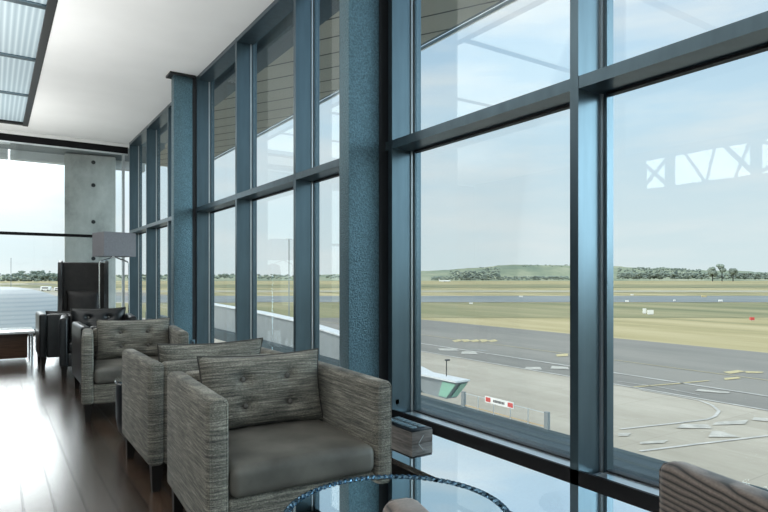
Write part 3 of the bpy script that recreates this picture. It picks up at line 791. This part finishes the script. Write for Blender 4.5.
# small things on the airfield
M['plane'] = simple('white aircraft paint', (.85,.86,.87), .3)
def aircraft(px, py, sc, rz, lb):
    p = at_z(px, py, ZG); t = thing('aircraft', (p.x, p.y, ZG+.13), rz, lb, 'aircraft')
    bm = bmesh.new(); tube(bm, [(-17,0,4),(-15,0,3.4),(-8,0,3),(10,0,3),(14,0,2.9),(16,0,2.6)], [.3,1.0,1.9,1.9,1.5,.4], 12)
    for v in bm.verts: v.co *= sc
    obj('fuselage', bm, M['plane'], t, True)
    for s in (-1, 1):
        bm = bmesh.new(); prism(bm, [(3*sc,0,2.4*sc), (-1*sc,0,2.4*sc), (-6*sc,s*15*sc,3*sc), (-4*sc,s*15*sc,3*sc)], (0,0,.35*sc)); obj('wing', bm, M['plane'], t)
    bm = bmesh.new(); prism(bm, [(-12*sc,-.2,4*sc),(-16*sc,-.2,4*sc),(-18*sc,-.2,9*sc),(-16*sc,-.2,9*sc)], (0,.4,0)); obj('tail_fin', bm, M['plane'], t)
    bm = bmesh.new()
    for (x, y) in ((12,0),(-1,2.5),(-1,-2.5)): tube(bm, [(x*sc,y*sc,0),(x*sc,y*sc,2.2*sc)], .4*sc, 6)
    obj('landing_gear', bm, M['gasket'], t)
aircraft(445, 282.2, .36*1.7, -TH+R(5), 'tiny white aircraft parked far across the airfield')
def marker(px, py, w, h, mats, lb, name='airfield_marker', cat='marker board', grp='airfield marker boards'):
    p = at_z(px, py, ZG); d = F*(H-ZG)/(py-HY); k = d/F
    t = thing(name, (p.x, p.y, ZG+.1), -TH, lb, cat, grp)
    B('board', mats[0], (-w*k/2, w*k/2, -.15, .15, .1*h*k, h*k), t)
    B('foot', mats[1], (-w*k*.45, w*k*.45, -.1, .1, 0, .12*h*k), t)
    if mats[0] is not M['bannerwhite']: pass
wt, rd, yl = M['bannerwhite'], M['bannerred'], M['paintyellow']
marker(644.5, 314, 3, 5, (wt, wt), 'white upright cabinet, left of the pair in the grass', 'equipment_cabinet', 'cabinet', 'white cabinets in the grass')
marker(650.5, 315, 5.5, 4.5, (wt, wt), 'wider white cabinet, right of the pair in the grass', 'equipment_cabinet', 'cabinet', 'white cabinets in the grass')
marker(752, 321, 4, 3.2, (rd, wt), 'red and white marker board in the grass on the far right')
marker(704, 297.5, 5, 2, (yl, wt), 'yellowish marker board beyond the runway')
marker(720.5, 302, 3.5, 2, (wt, M['gasket']), 'dark-footed marker board on the near runway edge')
marker(627, 302.3, 3, 1.8, (wt, wt), 'white marker board just right of the nearest mullion')
marker(674.5, 301.3, 2, 1.2, (wt, wt), 'small white marker board on the runway edge between two others')
marker(632, 295.5, 3, 1.2, (wt, wt), 'low white marker board on the far runway side near the mullion')
marker(471, 304.5, 3, 1.6, (wt, wt), 'white marker board in the yellow grass of the centre window')
marker(521, 297.5, 3.5, 1.4, (wt, wt), 'white marker board beyond the runway in the centre window')
# lamp posts and buildings seen past the far end
for (px, py, ht, lb) in ((289, 320, 3, None),):
    p = at_z(px, 322, ZG); k = F*(H-ZG)/44/F
    t = thing('lamp_post', (p.x, p.y, ZG+.03), 0, 'slim lamp post on the apron seen through the third bay', 'lamp post')
    bm = bmesh.new(); tube(bm, [(0,0,0), (0,0,44*k+6.2)], .09, 8); obj('pole', bm, M['walk'], t, True)
    B('lamp_head', M['walkroof'], (-.5, .5, -.2, .2, 44*k+6.2, 44*k+6.4), t)
for (px, w, h, lb) in ((46, 9, 4.5, 'white low terminal vehicle left of the wing chair'), (59, 8, 3.5, 'white long van just left of the wing chair'),):
    p = at_z(px, 291, ZG); k = F*(H-ZG)/13/F
    t = thing('service_van', (p.x, p.y, ZG+.04), -TH, lb, 'van', 'white vans beyond the domed roof')
    B('body', M['plane'], (-w*k/2, w*k/2, -1, 1, .35, h*k), t, .1)
    B('window', M['gasket'], (-w*k*.35, w*k*.35, -1.04, -1, h*k*.55, h*k*.8), t)
    for sx in (-1, 1):
        bm = bmesh.new(); tube(bm, [(sx*w*k*.3, -1.02, .4), (sx*w*k*.3, 1.02, .4)], .4, 12); obj('wheel', bm, M['gasket'], t)
p = at_z(11, 290, ZG)
t = thing('radio_mast', (p.x, p.y, ZG), 0, 'thin tall radio mast above the domed roof at the left', 'mast')
bm = bmesh.new(); k = F*(H-ZG)/12/F; tube(bm, [(0,0,0), (0,0,32*k)], .3*k, 6); obj('pole', bm, M['walk'], t)

# ------------------------------------------------------------------ light
sl = bpy.data.lights.new('sun', 'SUN'); so = bpy.data.objects.new('sun', sl); COL.objects.link(so)
sl.energy = 2.7; sl.angle = R(2); sl.color = (1, .93, .82)
sd = Vector((-math.cos(R(50))*.93, -math.cos(R(50))*.37, math.sin(R(50))))
so.rotation_euler = sd.to_track_quat('Z', 'Y').to_euler(); so.location = (-20, 0, 40)

w = bpy.data.worlds.new('sky'); S.world = w; w.use_nodes = True; nt = w.node_tree
bg = nt.nodes['Background']
tc = N(nt, 'ShaderNodeTexCoord'); sep = N(nt, 'ShaderNodeSeparateXYZ'); L(nt, tc.outputs['Generated'], sep.inputs[0])
base = ramp(nt, [(0, (.74,.84,.86)), (.10, (.70,.82,.87)), (.25, (.58,.77,.90)), (.45, (.43,.62,.82)), (1, (.36,.55,.80))], sep.outputs['Z'])
mp = N(nt, 'ShaderNodeMapping'); mp.inputs['Scale'].default_value = (2.2, 2.2, 12); L(nt, tc.outputs['Generated'], mp.inputs[0])
cn = N(nt, 'ShaderNodeTexNoise', Scale=1.3, Detail=7.0, Roughness=.55); L(nt, mp.outputs[0], cn.inputs['Vector'])
cr = ramp(nt, [(.42, (0,0,0)), (.75, (.8,.8,.8))], cn.outputs['Fac'])
cm = N(nt, 'ShaderNodeMixRGB'); cm.inputs['Color2'].default_value = (.88,.90,.90,1)
L(nt, cr.outputs['Color'], cm.inputs['Fac']); L(nt, base.outputs['Color'], cm.inputs['Color1'])
def lobe(direction, power, amp, col):
    d = Vector(direction).normalized()
    dp = N(nt, 'ShaderNodeVectorMath', operation='DOT_PRODUCT'); dp.inputs[1].default_value = d
    nm = N(nt, 'ShaderNodeVectorMath', operation='NORMALIZE'); L(nt, tc.outputs['Generated'], nm.inputs[0]); L(nt, nm.outputs[0], dp.inputs[0])
    mxm = N(nt, 'ShaderNodeMath', operation='MAXIMUM'); mxm.inputs[1].default_value = 0; L(nt, dp.outputs['Value'], mxm.inputs[0])
    pw = N(nt, 'ShaderNodeMath', operation='POWER'); pw.inputs[1].default_value = power; L(nt, mxm.outputs[0], pw.inputs[0])
    ml = N(nt, 'ShaderNodeMath', operation='MULTIPLY'); ml.inputs[1].default_value = amp; L(nt, pw.outputs[0], ml.inputs[0])
    vm = N(nt, 'ShaderNodeVectorMath', operation='SCALE'); vm.inputs[0].default_value = col; L(nt, ml.outputs[0], vm.inputs['Scale'])
    return vm.outputs[0]
def add(a, b):
    n = N(nt, 'ShaderNodeVectorMath', operation='ADD'); L(nt, a, n.inputs[0]); L(nt, b, n.inputs[1]); return n.outputs[0]
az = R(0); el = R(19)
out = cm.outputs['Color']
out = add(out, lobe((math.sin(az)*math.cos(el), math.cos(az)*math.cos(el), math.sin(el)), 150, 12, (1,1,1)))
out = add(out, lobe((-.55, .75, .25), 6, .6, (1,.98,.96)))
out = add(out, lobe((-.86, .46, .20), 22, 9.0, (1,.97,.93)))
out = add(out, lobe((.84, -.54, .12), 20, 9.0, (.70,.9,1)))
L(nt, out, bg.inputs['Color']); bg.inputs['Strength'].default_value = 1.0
